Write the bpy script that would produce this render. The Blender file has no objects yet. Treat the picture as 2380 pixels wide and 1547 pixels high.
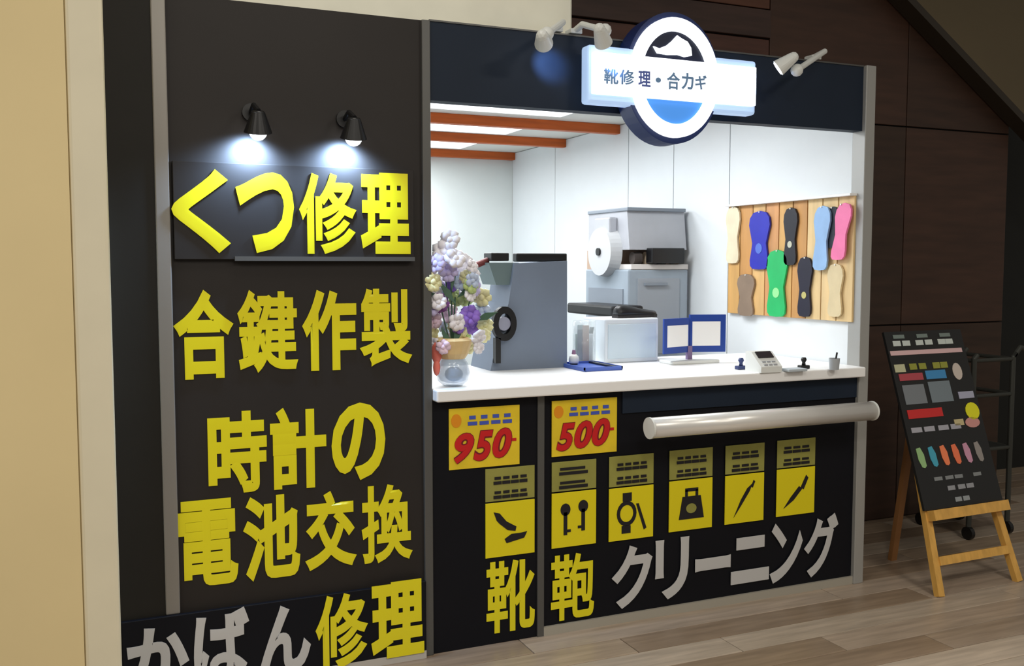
import bpy, bmesh, math, random
from mathutils import Vector, Matrix
random.seed(7)
S = bpy.context.scene
C = S.collection

# ------------------------------------------------------------------ camera
FW, FH, FOC = 2380.0, 1547.0, 2232.0
YAW, PITCH = 0.409, 0.071
CAM = Vector((0.0, -3.374, 1.471))
cd = bpy.data.cameras.new('camera')
cd.sensor_width = 36.0
cd.lens = 36.0 * FOC / FW
cam = bpy.data.objects.new('camera', cd)
cam.location = CAM
cam.rotation_euler = (math.pi / 2 - PITCH, 0, -YAW)
C.objects.link(cam)
S.camera = cam

# ------------------------------------------------------------------ view, world, large lights
S.view_settings.view_transform = 'Standard'
S.view_settings.look = 'None'
S.view_settings.gamma = 1.0
S.view_settings.use_curve_mapping = False
S.view_settings.exposure = 0.0
w = bpy.data.worlds.new('world')
S.world = w
w.use_nodes = True
w.node_tree.nodes['Background'].inputs[0].default_value = (1.0, 0.93, 0.82, 1)
w.node_tree.nodes['Background'].inputs[1].default_value = 0.22


def lamp(name, kind, loc, energy, color, target=None, **kw):
    l = bpy.data.lights.new(name, kind)
    l.energy = energy
    l.color = color
    for k, v in kw.items():
        setattr(l, k, v)
    o = bpy.data.objects.new(name, l)
    o.location = loc
    if target is not None:
        o.rotation_euler = (Vector(target) - Vector(loc)).to_track_quat('-Z', 'Y').to_euler()
    C.objects.link(o)
    return o


# mall ceiling lights over the walkway, behind the photographer
for lx, ly, e in ((-1.6, -2.6, 48), (0.6, -3.6, 46), (2.8, -3.0, 38), (1.6, -5.6, 46), (0.75, -0.95, 9)):
    lamp('mall_ceiling_light', 'AREA', (lx, ly, 3.3), e, (1.0, 0.94, 0.84), (lx, ly, 0), shape='DISK', size=0.7)
# shop ceiling lights; the two deepest are added to brighten the back wall
for lx, ly, e in ((1.95, 0.75, 22), (1.95, 1.72, 16), (1.95, 2.57, 16), (1.95, 3.45, 13)):
    lamp('shop_ceiling_light', 'AREA', (lx, ly, 2.30), e, (0.95, 0.98, 1.0), (lx, ly, 0), shape='RECTANGLE', size=0.9, size_y=0.35)


# ------------------------------------------------------------------ helpers
def lin(c):
    c = c / 255.0
    return c / 12.92 if c <= 0.04045 else ((c + 0.055) / 1.055) ** 2.4


def col(rgb):
    return (lin(rgb[0]), lin(rgb[1]), lin(rgb[2]), 1.0)


MATS = {}


def mat(name, rgb, rough=0.5, metal=0.0, emit=0.0, noise=0.0, nscale=8.0, trans=0.0, stretch=None, bump=0.0, spec=0.5, alpha=1.0):
    if name in MATS:
        return MATS[name]
    m = bpy.data.materials.new(name)
    m.use_nodes = True
    nt = m.node_tree
    b = nt.nodes['Principled BSDF']
    c = col(rgb)
    b.inputs['Base Color'].default_value = c
    b.inputs['Roughness'].default_value = rough
    b.inputs['Metallic'].default_value = metal
    b.inputs['Alpha'].default_value = alpha
    b.inputs['Specular IOR Level'].default_value = spec
    if trans:
        b.inputs['Transmission Weight'].default_value = trans
        b.inputs['IOR'].default_value = 1.45
    if emit:
        b.inputs['Emission Color'].default_value = c
        b.inputs['Emission Strength'].default_value = emit
    if noise or bump:
        tc = nt.nodes.new('ShaderNodeTexCoord')
        mp = nt.nodes.new('ShaderNodeMapping')
        if stretch:
            mp.inputs['Scale'].default_value = stretch
        nz = nt.nodes.new('ShaderNodeTexNoise')
        nz.inputs['Scale'].default_value = nscale
        nz.inputs['Detail'].default_value = 5
        nt.links.new(tc.outputs['Object'], mp.inputs['Vector'])
        nt.links.new(mp.outputs['Vector'], nz.inputs['Vector'])
        if noise:
            r = nt.nodes.new('ShaderNodeValToRGB')
            r.color_ramp.elements[0].position = 0.3
            r.color_ramp.elements[1].position = 0.7
            r.color_ramp.elements[0].color = (c[0] * (1 - noise), c[1] * (1 - noise), c[2] * (1 - noise), 1)
            r.color_ramp.elements[1].color = tuple(min(1, v * (1 + noise)) for v in c[:3]) + (1,)
            nt.links.new(nz.outputs['Fac'], r.inputs['Fac'])
            nt.links.new(r.outputs['Color'], b.inputs['Base Color'])
        if bump:
            bp = nt.nodes.new('ShaderNodeBump')
            bp.inputs['Strength'].default_value = bump
            bp.inputs['Distance'].default_value = 0.004
            nt.links.new(nz.outputs['Fac'], bp.inputs['Height'])
            nt.links.new(bp.outputs['Normal'], b.inputs['Normal'])
    MATS[name] = m
    return m


# camera rays: a pixel gives a direction, the plane it touches gives the distance
_F = Vector((math.sin(YAW) * math.cos(PITCH), math.cos(YAW) * math.cos(PITCH), -math.sin(PITCH)))
_R = Vector((math.cos(YAW), -math.sin(YAW), 0))
_U = _R.cross(_F)


def ray(x, y):
    return _F + _R * ((x - FW / 2) / FOC) + _U * ((FH / 2 - y) / FOC)


def onY(x, y, Y=0.0):
    d = ray(x, y)
    return CAM + d * ((Y - CAM.y) / d.y)


def onX(x, y, X):
    d = ray(x, y)
    return CAM + d * ((X - CAM.x) / d.x)


def onZ(x, y, Z=0.0):
    d = ray(x, y)
    return CAM + d * ((Z - CAM.z) / d.z)


def rectY(x0, y0, x1, y1, Y=0.0):
    cx, cy = (x0 + x1) / 2, (y0 + y1) / 2
    return onY(x0, cy, Y).x, onY(x1, cy, Y).x, onY(cx, y1, Y).z, onY(cx, y0, Y).z


class MB:
    def __init__(self):
        self.bm = bmesh.new()

    def box(self, x0, x1, y0, y1, z0, z1, bevel=0.0):
        r = bmesh.ops.create_cube(self.bm, size=1.0)
        vs = r['verts']
        for v in vs:
            v.co = Vector(((x0 + x1) / 2 + v.co.x * (x1 - x0), (y0 + y1) / 2 + v.co.y * (y1 - y0), (z0 + z1) / 2 + v.co.z * (z1 - z0)))
        if bevel:
            es = list({e for v in vs for e in v.link_edges})
            bmesh.ops.bevel(self.bm, geom=es, offset=bevel, segments=2, affect='EDGES', profile=0.5)
        return self

    def cyl(self, a, b, r0, r1=None, n=20, caps=True):
        a, b = Vector(a), Vector(b)
        r1 = r0 if r1 is None else r1
        d = b - a
        q = d.to_track_quat('Z', 'Y').to_matrix().to_4x4()
        M = Matrix.Translation((a + b) / 2) @ q
        bmesh.ops.create_cone(self.bm, cap_ends=caps, segments=n, radius1=r0, radius2=r1, depth=d.length, matrix=M)
        return self

    def tube(self, pts, r, n=10):
        for i in range(len(pts) - 1):
            self.cyl(pts[i], pts[i + 1], r, r, n)
        for p in pts[1:-1]:
            self.ball(p, r * 1.02, 2)
        return self

    def ball(self, c, r, sub=2, sc=(1, 1, 1)):
        M = Matrix.Translation(c) @ Matrix.Diagonal((sc[0], sc[1], sc[2], 1))
        bmesh.ops.create_icosphere(self.bm, subdivisions=sub, radius=r, matrix=M)
        return self

    def prism(self, poly, ext):
        # poly: list of 3D points (planar); ext: extrusion vector
        ext = Vector(ext)
        a = [self.bm.verts.new(p) for p in poly]
        b = [self.bm.verts.new(Vector(p) + ext) for p in poly]
        n = len(a)
        self.bm.faces.new(a)
        self.bm.faces.new(b[::-1])
        for i in range(n):
            self.bm.faces.new((a[i], b[i], b[(i + 1) % n], a[(i + 1) % n]))
        return self

    def lathe(self, c, prof, n=24):
        rings = []
        for r, z in prof:
            rings.append([self.bm.verts.new((c[0] + r * math.cos(2 * math.pi * i / n), c[1] + r * math.sin(2 * math.pi * i / n), c[2] + z)) for i in range(n)])
        for a, b in zip(rings, rings[1:]):
            for i in range(n):
                self.bm.faces.new((a[i], a[(i + 1) % n], b[(i + 1) % n], b[i]))
        self.bm.faces.new(rings[0][::-1])
        self.bm.faces.new(rings[-1])
        return self

    def ring(self, c, ro, ri, y0, y1, a0=0.0, a1=2 * math.pi, n=56):
        # elliptical ring in the XZ plane, ro / ri = (rx, rz)
        full = abs(a1 - a0 - 2 * math.pi) < 1e-6
        m = n if full else n + 1
        L = []
        for i in range(m):
            t = a0 + (a1 - a0) * i / n
            cs, sn = math.cos(t), math.sin(t)
            L.append([self.bm.verts.new((c[0] + r[0] * cs, y, c[2] + r[1] * sn)) for r in (ro, ri) for y in (y0, y1)])
        for i in range(n):
            p, q = L[i], L[(i + 1) % m]
            for a, b in ((0, 1), (1, 3), (3, 2), (2, 0)):
                self.bm.faces.new((p[a], p[b], q[b], q[a]))
        return self

    def done(self, name, m, parent=None, smooth=False):
        bmesh.ops.recalc_face_normals(self.bm, faces=self.bm.faces)
        me = bpy.data.meshes.new(name)
        self.bm.to_mesh(me)
        self.bm.free()
        if smooth:
            for p in me.polygons:
                p.use_smooth = True
        me.materials.append(m)
        o = bpy.data.objects.new(name, me)
        C.objects.link(o)
        if parent is not None:
            o.parent = parent
            o.matrix_parent_inverse = Matrix.Translation(-parent.location) if parent.type == 'EMPTY' else Matrix.Identity(4)
        return o


def thing(name, label, cat, loc=(0, 0, 0), group=None):
    o = bpy.data.objects.new(name, None)
    o.empty_display_size = 0.05
    C.objects.link(o)
    o.location = loc
    return tag(o, label, cat, group)


def tag(o, label, cat, group=None):
    o['label'] = label
    o['category'] = cat
    if group:
        o['group'] = group
    return o


def struct(o, label=None):
    o['kind'] = 'structure'
    if label:
        o['label'] = label
    return o


_G = {}


def glyph(ch, bold, shear=0.0):
    k = (ch, bold, shear)
    if k in _G:
        return _G[k]
    cu = bpy.data.curves.new('glyph', 'FONT')
    cu.body = ch
    cu.size = 1.0
    cu.bevel_depth = bold
    cu.bevel_resolution = 0
    cu.shear = shear
    cu.resolution_u = 4
    cu.extrude = 0.5
    t = bpy.data.objects.new('glyph', cu)
    C.objects.link(t)
    dg = bpy.context.evaluated_depsgraph_get()
    me = bpy.data.meshes.new_from_object(t.evaluated_get(dg))
    bpy.data.objects.remove(t)
    bpy.data.curves.remove(cu)
    xs = [v.co.x for v in me.vertices]
    ys = [v.co.y for v in me.vertices]
    x0, x1, y0, y1 = min(xs), max(xs), min(ys), max(ys)
    for v in me.vertices:
        v.co.x = (v.co.x - x0) / (x1 - x0)
        v.co.y = (v.co.y - y0) / (y1 - y0)
        v.co.z = (v.co.z + 0.5 + bold) / (1 + 2 * bold)
    _G[k] = me
    return me


def letter(ch, rect, Y, m, parent, bold=0.02, thick=0.004, name='letter', shear=0.0):
    """a character filling rect (x0, x1, z0, z1) on the vertical plane Y, facing the walkway"""
    x0, x1, z0, z1 = rect
    me = glyph(ch, bold, shear).copy()
    me.materials.clear()
    me.materials.append(m)
    o = bpy.data.objects.new(name, me)
    C.objects.link(o)
    o.parent = parent
    if parent is not None and parent.type == 'EMPTY':
        o.matrix_parent_inverse = Matrix.Translation(-parent.location)
    o.location = (x0, Y, z0)
    o.rotation_euler = (math.pi / 2, 0, 0)
    o.scale = (x1 - x0, z1 - z0, thick)
    return o


# ------------------------------------------------------------------ materials
BLK = mat('sign_black', (40, 36, 34), 0.55, noise=0.08, nscale=3, spec=0.3)
BLK2 = mat('jet_black', (30, 28, 24), 0.6, noise=0.08, spec=0.3)
NAVY = mat('header_navy', (31, 41, 56), 0.55, noise=0.06, nscale=3, spec=0.2)
FRNT = mat('front_black', (19, 20, 26), 0.5, noise=0.06, nscale=3, spec=0.15)
YEL = mat('vinyl_yellow', (232, 220, 26), 0.32)
GRYL = mat('vinyl_white', (196, 196, 196), 0.45)
TRIM = mat('aluminium_trim', (142, 138, 132), 0.4, 0.3)
TRIMD = mat('dark_trim', (92, 92, 90), 0.4, 0.3)
BEI = mat('beige_plaster', (228, 208, 158), 0.75, noise=0.03, nscale=2, bump=0.05)
BEI2 = mat('pale_corner', (226, 218, 192), 0.6, noise=0.02)
WHT = mat('white_panel', (226, 231, 234), 0.5, noise=0.01)
WHT2 = mat('white_worktop', (248, 248, 248), 0.35)
GAP = mat('seam_grey', (178, 183, 186), 0.8)
WOODB = mat('beam_orange', (196, 92, 26), 0.5, noise=0.15, nscale=4, stretch=(1, 12, 12))
CHROME = mat('satin_steel', (232, 230, 226), 0.3, 0.35)
BLACK = mat('black_plastic', (16, 16, 18), 0.4)
SILV = mat('silver_paint', (225, 228, 225), 0.4)

# ------------------------------------------------------------------ measured places on the facade
XP, XM, XR = 1.1206, 1.5812, 3.1827       # posts
XE, XT = onY(252, 500).x, 0.2106          # left edge, left trim
HT, HO, HC, CEIL, DEP = 2.35, 2.068, 0.966, 2.385, 3.96

# ------------------------------------------------------------------ floor with planks
mb = MB().box(-2.5, 8.5, -5.5, 4.2, -0.12, -0.014)
floor = struct(mb.done('floor', mat('subfloor', (50, 40, 32), 0.9)), 'brown wood plank floor')
PLM = [mat('plank_%d' % i, c, 0.34, noise=0.2, nscale=2.5, stretch=(1.2, 14, 14), bump=0.1) for i, c in enumerate(
    [(174, 156, 138), (160, 142, 124), (182, 166, 148), (148, 128, 108), (168, 148, 126)])]
PW = 0.15
row = 0
y = -3.0
while y < 1.75:
    x = -0.4 - (row % 4) * 0.37
    while x < 6.6:
        L = 1.5
        if x + L > 0:
            p = MB().box(-L / 2 + 0.002, L / 2 - 0.002, -PW / 2 + 0.002, PW / 2 - 0.002, -0.014, 0.0, 0.0015).done('plank', random.choice(PLM), floor) if row == 0 and x < 0.0 else None
            if p is None:
                p = bpy.data.objects.new('plank', proto_plank[random.randrange(5)])
                C.objects.link(p)
                p.parent = floor
            else:
                proto_plank = [p.data] + [p.data.copy() for _ in range(4)]
                for me, mm in zip(proto_plank, PLM):
                    me.materials[0] = mm
            p.location = (x + L / 2, y + PW / 2, 0)
        x += L
    y += PW
    row += 1

# ------------------------------------------------------------------ left beige wall end and bulkhead
xe = onY(237, 0, -0.3).x
xs_ = onY(160, 400, -0.3).x
wl = struct(MB().box(-2.2, xs_, -0.3, 0.6, 0, 3.6).done('wall_left', BEI), 'beige plaster wall end left of the sign panel')
MB().box(xs_, onY(250, 400, -0.3).x, -0.296, 0.6, 0, 3.6, 0.012).done('corner_guard', BEI2, wl)
xb = onY(1320, 40, 0.12).x
wb = struct(MB().box(-0.3, xb, 0.08, 0.5, 2.36, 3.6, 0.01).done('wall_bulkhead', mat('bulkhead_cream', (246, 244, 226), 0.7, noise=0.03)), 'cream bulkhead above the sign panel')

# ------------------------------------------------------------------ brown wall behind and stair underside
BRN = [mat('brown_panel_%d' % i, c, 0.55, noise=0.22, nscale=3, stretch=(1, 1, 8), bump=0.1) for i, c in enumerate([(66, 45, 34), (60, 42, 31), (72, 48, 36)])]
YB = 0.8
zs = onY(2180, 300, YB).z
xk = onY(2335, 600, YB).x
wo = struct(MB().box(XR + 0.1, xk + 0.02, YB + 0.02, YB + 0.1, 0, 3.8).done('wall_outer', mat('brown_seam', (24, 17, 13), 0.8)), 'dark brown panelled wall right of the shop')
for i, (za, zb_) in enumerate(((0.0, zs / 2), (zs / 2, zs), (zs, 3.0), (3.0, 3.8))):
    for j, (xa, xc) in enumerate(((XR + 0.1, 4.25), (4.25, xk))):
        MB().box(xa + 0.003, xc - 0.003, YB, YB + 0.02, za + 0.004, zb_ - 0.004, 0.003).done('panel', BRN[(i + j) % 3], wo)
wu = struct(MB().box(1.3, XR + 0.1, YB + 0.02, YB + 0.1, 2.5, 3.8).done('wall_upper', MATS['brown_seam']), 'dark reddish brown boarding above the shop front')
zz = 2.5
REDB = [mat('red_board_%d' % i, c, 0.5, noise=0.25, nscale=3, stretch=(1, 1, 10)) for i, c in enumerate([(84, 52, 42), (66, 46, 40), (96, 58, 40)])]
i = 0
while zz < 3.75:
    MB().box(1.3, XR + 0.097, YB - 0.01 * (i % 2), YB + 0.02, zz + 0.004, zz + 0.146, 0.003).done('board', REDB[i % 3], wu)
    zz += 0.15
    i += 1
wd = struct(MB().box(xk, 8.2, 1.5, 1.6, 0, 3.8).done('wall_recess', mat('recess_dark', (24, 26, 23), 0.7, noise=0.15)), 'nearly black wall of the recess at far right')
MB().box(xk, xk + 0.05, YB + 0.1, 1.5, 0, 3.8).done('return_panel', BRN[1], wd)
YS = 0.68
dA, dB = onY(2130, 0, YS), onY(2380, 265, YS)
dv = (dB - dA)
p0, p1 = dA - dv * 0.8, dA + dv * 2.2
st = struct(MB().prism([p0, p1, Vector((p1.x, YS, 4.4)), Vector((p0.x, YS, 4.4))], (0, 0.11, 0)).done('ceiling_stair', mat('olive_soffit', (104, 92, 68), 0.7, noise=0.06, nscale=2)), 'olive brown sloping side of a staircase at upper right')
up = Vector((dv.z, 0, -dv.x)).normalized()
if up.z > 0:
    up = -up
MB().prism([p0, p1, p1 + up * 0.04, p0 + up * 0.04], (0, 0.11, 0)).done('stringer', mat('stringer_dark', (52, 44, 34), 0.6), st)

# ------------------------------------------------------------------ shop room
wbk = struct(MB().box(XP - 0.15, XR, DEP, DEP + 0.06, 0, CEIL).done('wall_back', mat('back_white', (224, 230, 228), 0.6, noise=0.01)), 'white back wall of the shop')
struct(MB().box(XP - 0.15, XP - 0.09, 0.06, DEP, 0, HT).done('wall_side', WHT), 'white left inner wall of the shop')
wr = struct(MB().prism([(XR + 0.012, 0.06, 0), (XR + 0.012, DEP, 0), (XR + 0.012, DEP, CEIL), (XR + 0.012, 0.35, CEIL), (XR + 0.012, 0.06, HT)], (0.025, 0, 0)).done('wall_right', GAP), 'white panelled right inner wall of the shop')
seams = [DEP] + [onX(px, 450, XR).y for px in (1290, 1460, 1565, 1695)] + [0.06]
for a, b in zip(seams, seams[1:]):
    top = [(XR, a - 0.004, CEIL - 0.005), (XR, b + 0.004, CEIL - 0.005)] if b > 0.3 else [(XR, a - 0.004, CEIL - 0.005), (XR, 0.35, CEIL - 0.005), (XR, b + 0.004, HT - 0.005)]
    MB().prism([(XR, b + 0.004, 0), (XR, a - 0.004, 0)] + top, (0.012, 0, 0)).done('panel', WHT, wr)
ce = struct(MB().box(XP - 0.15, XR + 0.03, 0.28, DEP + 0.06, CEIL, CEIL + 0.02).box(XP + 0.014, XR - 0.01, 0.06, 0.28, HT - 0.02, HT).done('ceiling', mat('ceiling_white', (232, 232, 226), 0.7)), 'white shop ceiling with orange wooden beams')
for yb in (onZ(1000, 262, CEIL).y, onZ(1000, 306, CEIL).y, DEP - 0.03, 1.2):
    MB().box(XP - 0.09, XR, yb - 0.03, yb + 0.03, CEIL - 0.06, CEIL, 0.004).done('beam', WOODB, ce)
for ly, lab in ((0.75, 'ceiling light panel just behind the navy header'), (1.72, 'ceiling light panel in front of the nearest orange beam'),
                (2.57, 'added ceiling light panel between the two nearest orange beams'), (3.45, 'added ceiling light panel closest to the back wall')):  # both panels on this line are added to lift the deep end of the room
    t = thing('ceiling_light_panel', lab, 'light', (1.95, ly, CEIL - 0.03), 'shop ceiling light panels')
    MB().box(1.28, 2.62, ly - 0.19, ly + 0.19, CEIL - 0.025, CEIL).done('housing', SILV, t)
    MB().box(1.30, 2.60, ly - 0.17, ly + 0.17, CEIL - 0.028, CEIL - 0.025).done('diffuser', mat('diffuser_glow', (250, 252, 255), 0.5, emit=1.2), t)

# sign panel at left, header, posts
wf = struct(MB().box(XE, XP - 0.015, 0.0, 0.05, 0.0, HT).done('wall_front', BLK), 'dark brown black sign panel left of the counter')
MB().box(XE, XT - 0.022, -0.012, 0.0, 0.0, HT).done('edge_strip', BLK2, wf)
zb0 = onY(640, 1398, -0.03).z
struct(MB().box(XT - 0.024, XT + 0.022, -0.018, 0.0, zb0, HT, 0.004).done('trim_1', TRIM), 'thin silver vertical trim left of the yellow lettering')
struct(MB().box(XP - 0.018, XP + 0.014, -0.015, 0.06, 0.0, HT, 0.003).done('trim_2', TRIMD), 'grey post between the sign panel and the counter')
struct(MB().box(XR - 0.01, XR + 0.045, -0.02, 0.06, 0.0, HT + 0.005, 0.003).done('trim_3', mat('pale_post', (165, 165, 162), 0.4, 0.2)), 'pale grey post at the right end of the shop front')
hd = struct(MB().box(XP + 0.014, XR - 0.01, 0.0, 0.06, HO, HT).done('wall_header', NAVY), 'navy black header board above the counter opening')
MB().box(XP + 0.014, XR - 0.01, -0.004, 0.06, HT, HT + 0.006).done('cap_strip', TRIMD, hd)

# counter front and worktop
cf = thing('service_counter', 'black panelled service counter front below the white worktop', 'counter', ((XP + XR) / 2, 0.02, 0))
MB().box(XP + 0.014, XM - 0.014, -0.004, 0.04, 0.0, HC).done('panel', FRNT, cf)
MB().box(XM + 0.014, XR - 0.01, 0.0, 0.04, 0.035, HC).done('panel', FRNT, cf)
MB().box(XM - 0.014, XM + 0.014, -0.012, 0.04, 0.0, HC).done('post', TRIMD, cf)
MB().box(XM + 0.014, XR - 0.01, -0.012, 0.04, 0.0, 0.035).done('kickboard', mat('kick_grey', (165, 160, 148), 0.5), cf)
MB().box(onY(1445, 930).x, XR - 0.01, -0.008, 0.0, onY(1700, 942).z, HC).done('apron', NAVY, cf)
CT = HC + 0.045
wt = tag(MB().box(XP + 0.016, XR - 0.008, -0.06, 0.74, HC, CT, 0.006).done('counter_worktop', WHT2), 'thick white worktop running along the shop counter', 'worktop')

# ------------------------------------------------------------------ lettering on the left sign panel
Y0 = -0.001
rows = [
    ('yellow lettering くつ修理 under the two spotlights', [('く', 398, 392, 535, 588), ('つ', 548, 400, 683, 588), ('修', 695, 402, 828, 590), ('理', 838, 402, 953, 590)], -0.021, YEL),
    ('yellow lettering 合鍵作製, second row on the dark panel', [('合', 403, 673, 543, 880), ('鍵', 552, 673, 692, 865), ('作', 702, 673, 828, 860), ('製', 835, 670, 957, 850)], Y0, YEL),
    ('yellow lettering 時計の, third and shortest row on the dark panel', [('時', 483, 955, 620, 1145), ('計', 628, 945, 758, 1135), ('の', 770, 935, 895, 1115)], Y0, YEL),
    ('yellow lettering 電池交換, fourth row on the dark panel', [('電', 413, 1160, 553, 1360), ('池', 565, 1150, 697, 1345), ('交', 708, 1140, 828, 1320), ('換', 840, 1125, 958, 1305)], Y0, YEL),
    ('white and yellow lettering かばん修理 on the bottom board', [('か', 295, 1455, 440, 1606), ('ば', 450, 1415, 580, 1580), ('ん', 600, 1405, 722, 1562), ('修', 733, 1378, 855, 1551), ('理', 862, 1350, 985, 1525)], -0.031, None),
]
# boards
b1 = tag(MB().box(onY(403, 490, -0.02).x, onY(962, 490, -0.02).x, -0.02, 0.0, onY(680, 603, -0.02).z, onY(680, 384, -0.02).z, 0.002).done('sign_board', BLK),
         'dark board behind the top row of yellow letters', 'sign board')
MB().box(onY(545, 600, -0.02).x, onY(962, 600, -0.02).x, -0.032, -0.02, onY(680, 606, -0.02).z, onY(680, 596, -0.02).z).done('ledge', TRIMD, b1)
b2 = tag(MB().box(onY(283, 1460, -0.03).x, XP - 0.02, -0.03, -0.012, 0.03, zb0, 0.002).done('sign_board', FRNT), 'black board along the bottom of the sign panel', 'sign board')
MB().box(onY(283, 1460, -0.03).x, XP - 0.02, -0.03, -0.012, 0.0, 0.03).done('kickboard', mat('kick_pale', (190, 186, 180), 0.5), b2)
for lab, chars, Y, m in rows:
    r0 = rectY(*chars[0][1:], Y)
    t = thing('sign_lettering', lab, 'lettering', (r0[0], Y, r0[2]), 'lettering on the sign panel')
    for ch, *bb in chars:
        mm = m or (GRYL if ch in 'かばん' else YEL)
        letter(ch, rectY(*bb, Y), Y, mm, t, bold=0.026 if ch in '鍵製電換修' else 0.036)

# ------------------------------------------------------------------ lettering and cards on the counter front
t = thing('cleaning_lettering', 'yellow and white lettering 靴鞄クリーニング along the counter front', 'lettering', (onY(1130, 1380).x, -0.005, onY(1130, 1440).z))
for ch, *bb in [('靴', 1130, 1300, 1242, 1465), ('鞄', 1280, 1285, 1380, 1437), ('ク', 1421, 1266, 1515, 1410), ('リ', 1522, 1250, 1600, 1390), ('ー', 1615, 1293, 1697, 1323),
                ('ン', 1789, 1213, 1864, 1350), ('グ', 1868, 1195, 1946, 1337)]:
    letter(ch, rectY(*bb, -0.005), -0.005, YEL if ch in '靴鞄' else GRYL, t, bold=0.02 if ch in '靴鞄' else 0.03)

for bb in ((1711, 1246, 1776, 1274), (1698, 1322, 1786, 1352)):
    r = rectY(*bb, -0.005)
    MB().box(r[0], r[1], -0.009, -0.005, r[2], r[3], 0.001).done('letter_stroke', GRYL, t)

CARDY = mat('card_yellow', (236, 206, 40), 0.45, noise=0.08, nscale=10)
RED = mat('print_red', (205, 20, 24), 0.5)
BLU = mat('print_blue', (70, 90, 190), 0.5)
ORG = mat('print_orange', (236, 150, 20), 0.5)
DRED = mat('print_dark_red', (120, 8, 30), 0.5)


class Card:
    """unit square (u right, v up) on a rectangle of the facade"""

    def __init__(s, bb, Y):
        s.r = rectY(*bb, Y)
        s.Y = Y

    def p(s, u, v, dy=0.0):
        r = s.r
        return Vector((r[0] + (r[1] - r[0]) * u, s.Y - dy, r[2] + (r[3] - r[2]) * v))

    def rect(s, u0, v0, u1, v1):
        a, b = s.p(u0, v0), s.p(u1, v1)
        return a.x, b.x, a.z, b.z

    def flat(s, name, m, parent, polys, dy=0.003, t=0.002):
        mb = MB()
        for poly in polys:
            mb.prism([s.p(u, v, dy) for u, v in poly], (0, t, 0))
        return mb.done(name, m, parent)

    def bar(s, u0, v0, u1, v1):
        return [(u0, v0), (u1, v0), (u1, v1), (u0, v1)]

    def disc(s, u, v, ru, rv, n=20):
        return [(u + ru * math.cos(2 * math.pi * i / n), v + rv * math.sin(2 * math.pi * i / n)) for i in range(n)]


for num, bb, lab in (('950', (1043, 945, 1207, 1085), 'yellow price card with red 950 left of the grey post'), ('500', (1282, 927, 1433, 1055), 'yellow price card with red 500 right of the grey post')):
    c = Card(bb, -0.006)
    r = c.r
    t = thing('price_card', lab, 'price card', (r[0], -0.006, r[2]), 'price cards on the counter front')
    MB().box(r[0], r[1], -0.009, -0.0045, r[2], r[3], 0.001).done('card', CARDY, t)
    c.flat('bullet', ORG, t, [c.disc(0.10, 0.80, 0.07, 0.11)], 0.005)
    for k in range(4):
        u = 0.26 + k * 0.165
        c.flat('print_mark', BLU, t, [c.bar(u, 0.71, u + 0.13, 0.77), c.bar(u + 0.02, 0.81, u + 0.11, 0.87)], 0.005)
    for k, ch in enumerate(num):
        u = 0.05 + k * 0.27
        letter(ch, c.rect(u + 0.012, 0.09 + 0.02 * k, u + 0.30, 0.60 + 0.02 * k), -0.0105, DRED, t, 0.06, 0.0015, 'digit_outline', 0.25)
        letter(ch, c.rect(u + 0.012, 0.10 + 0.02 * k, u + 0.29, 0.59 + 0.02 * k), -0.0115, RED, t, 0.03, 0.002, 'digit', 0.25)
    c.flat('dash', RED, t, [c.bar(0.88, 0.40, 0.95, 0.45)], 0.005)

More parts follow.
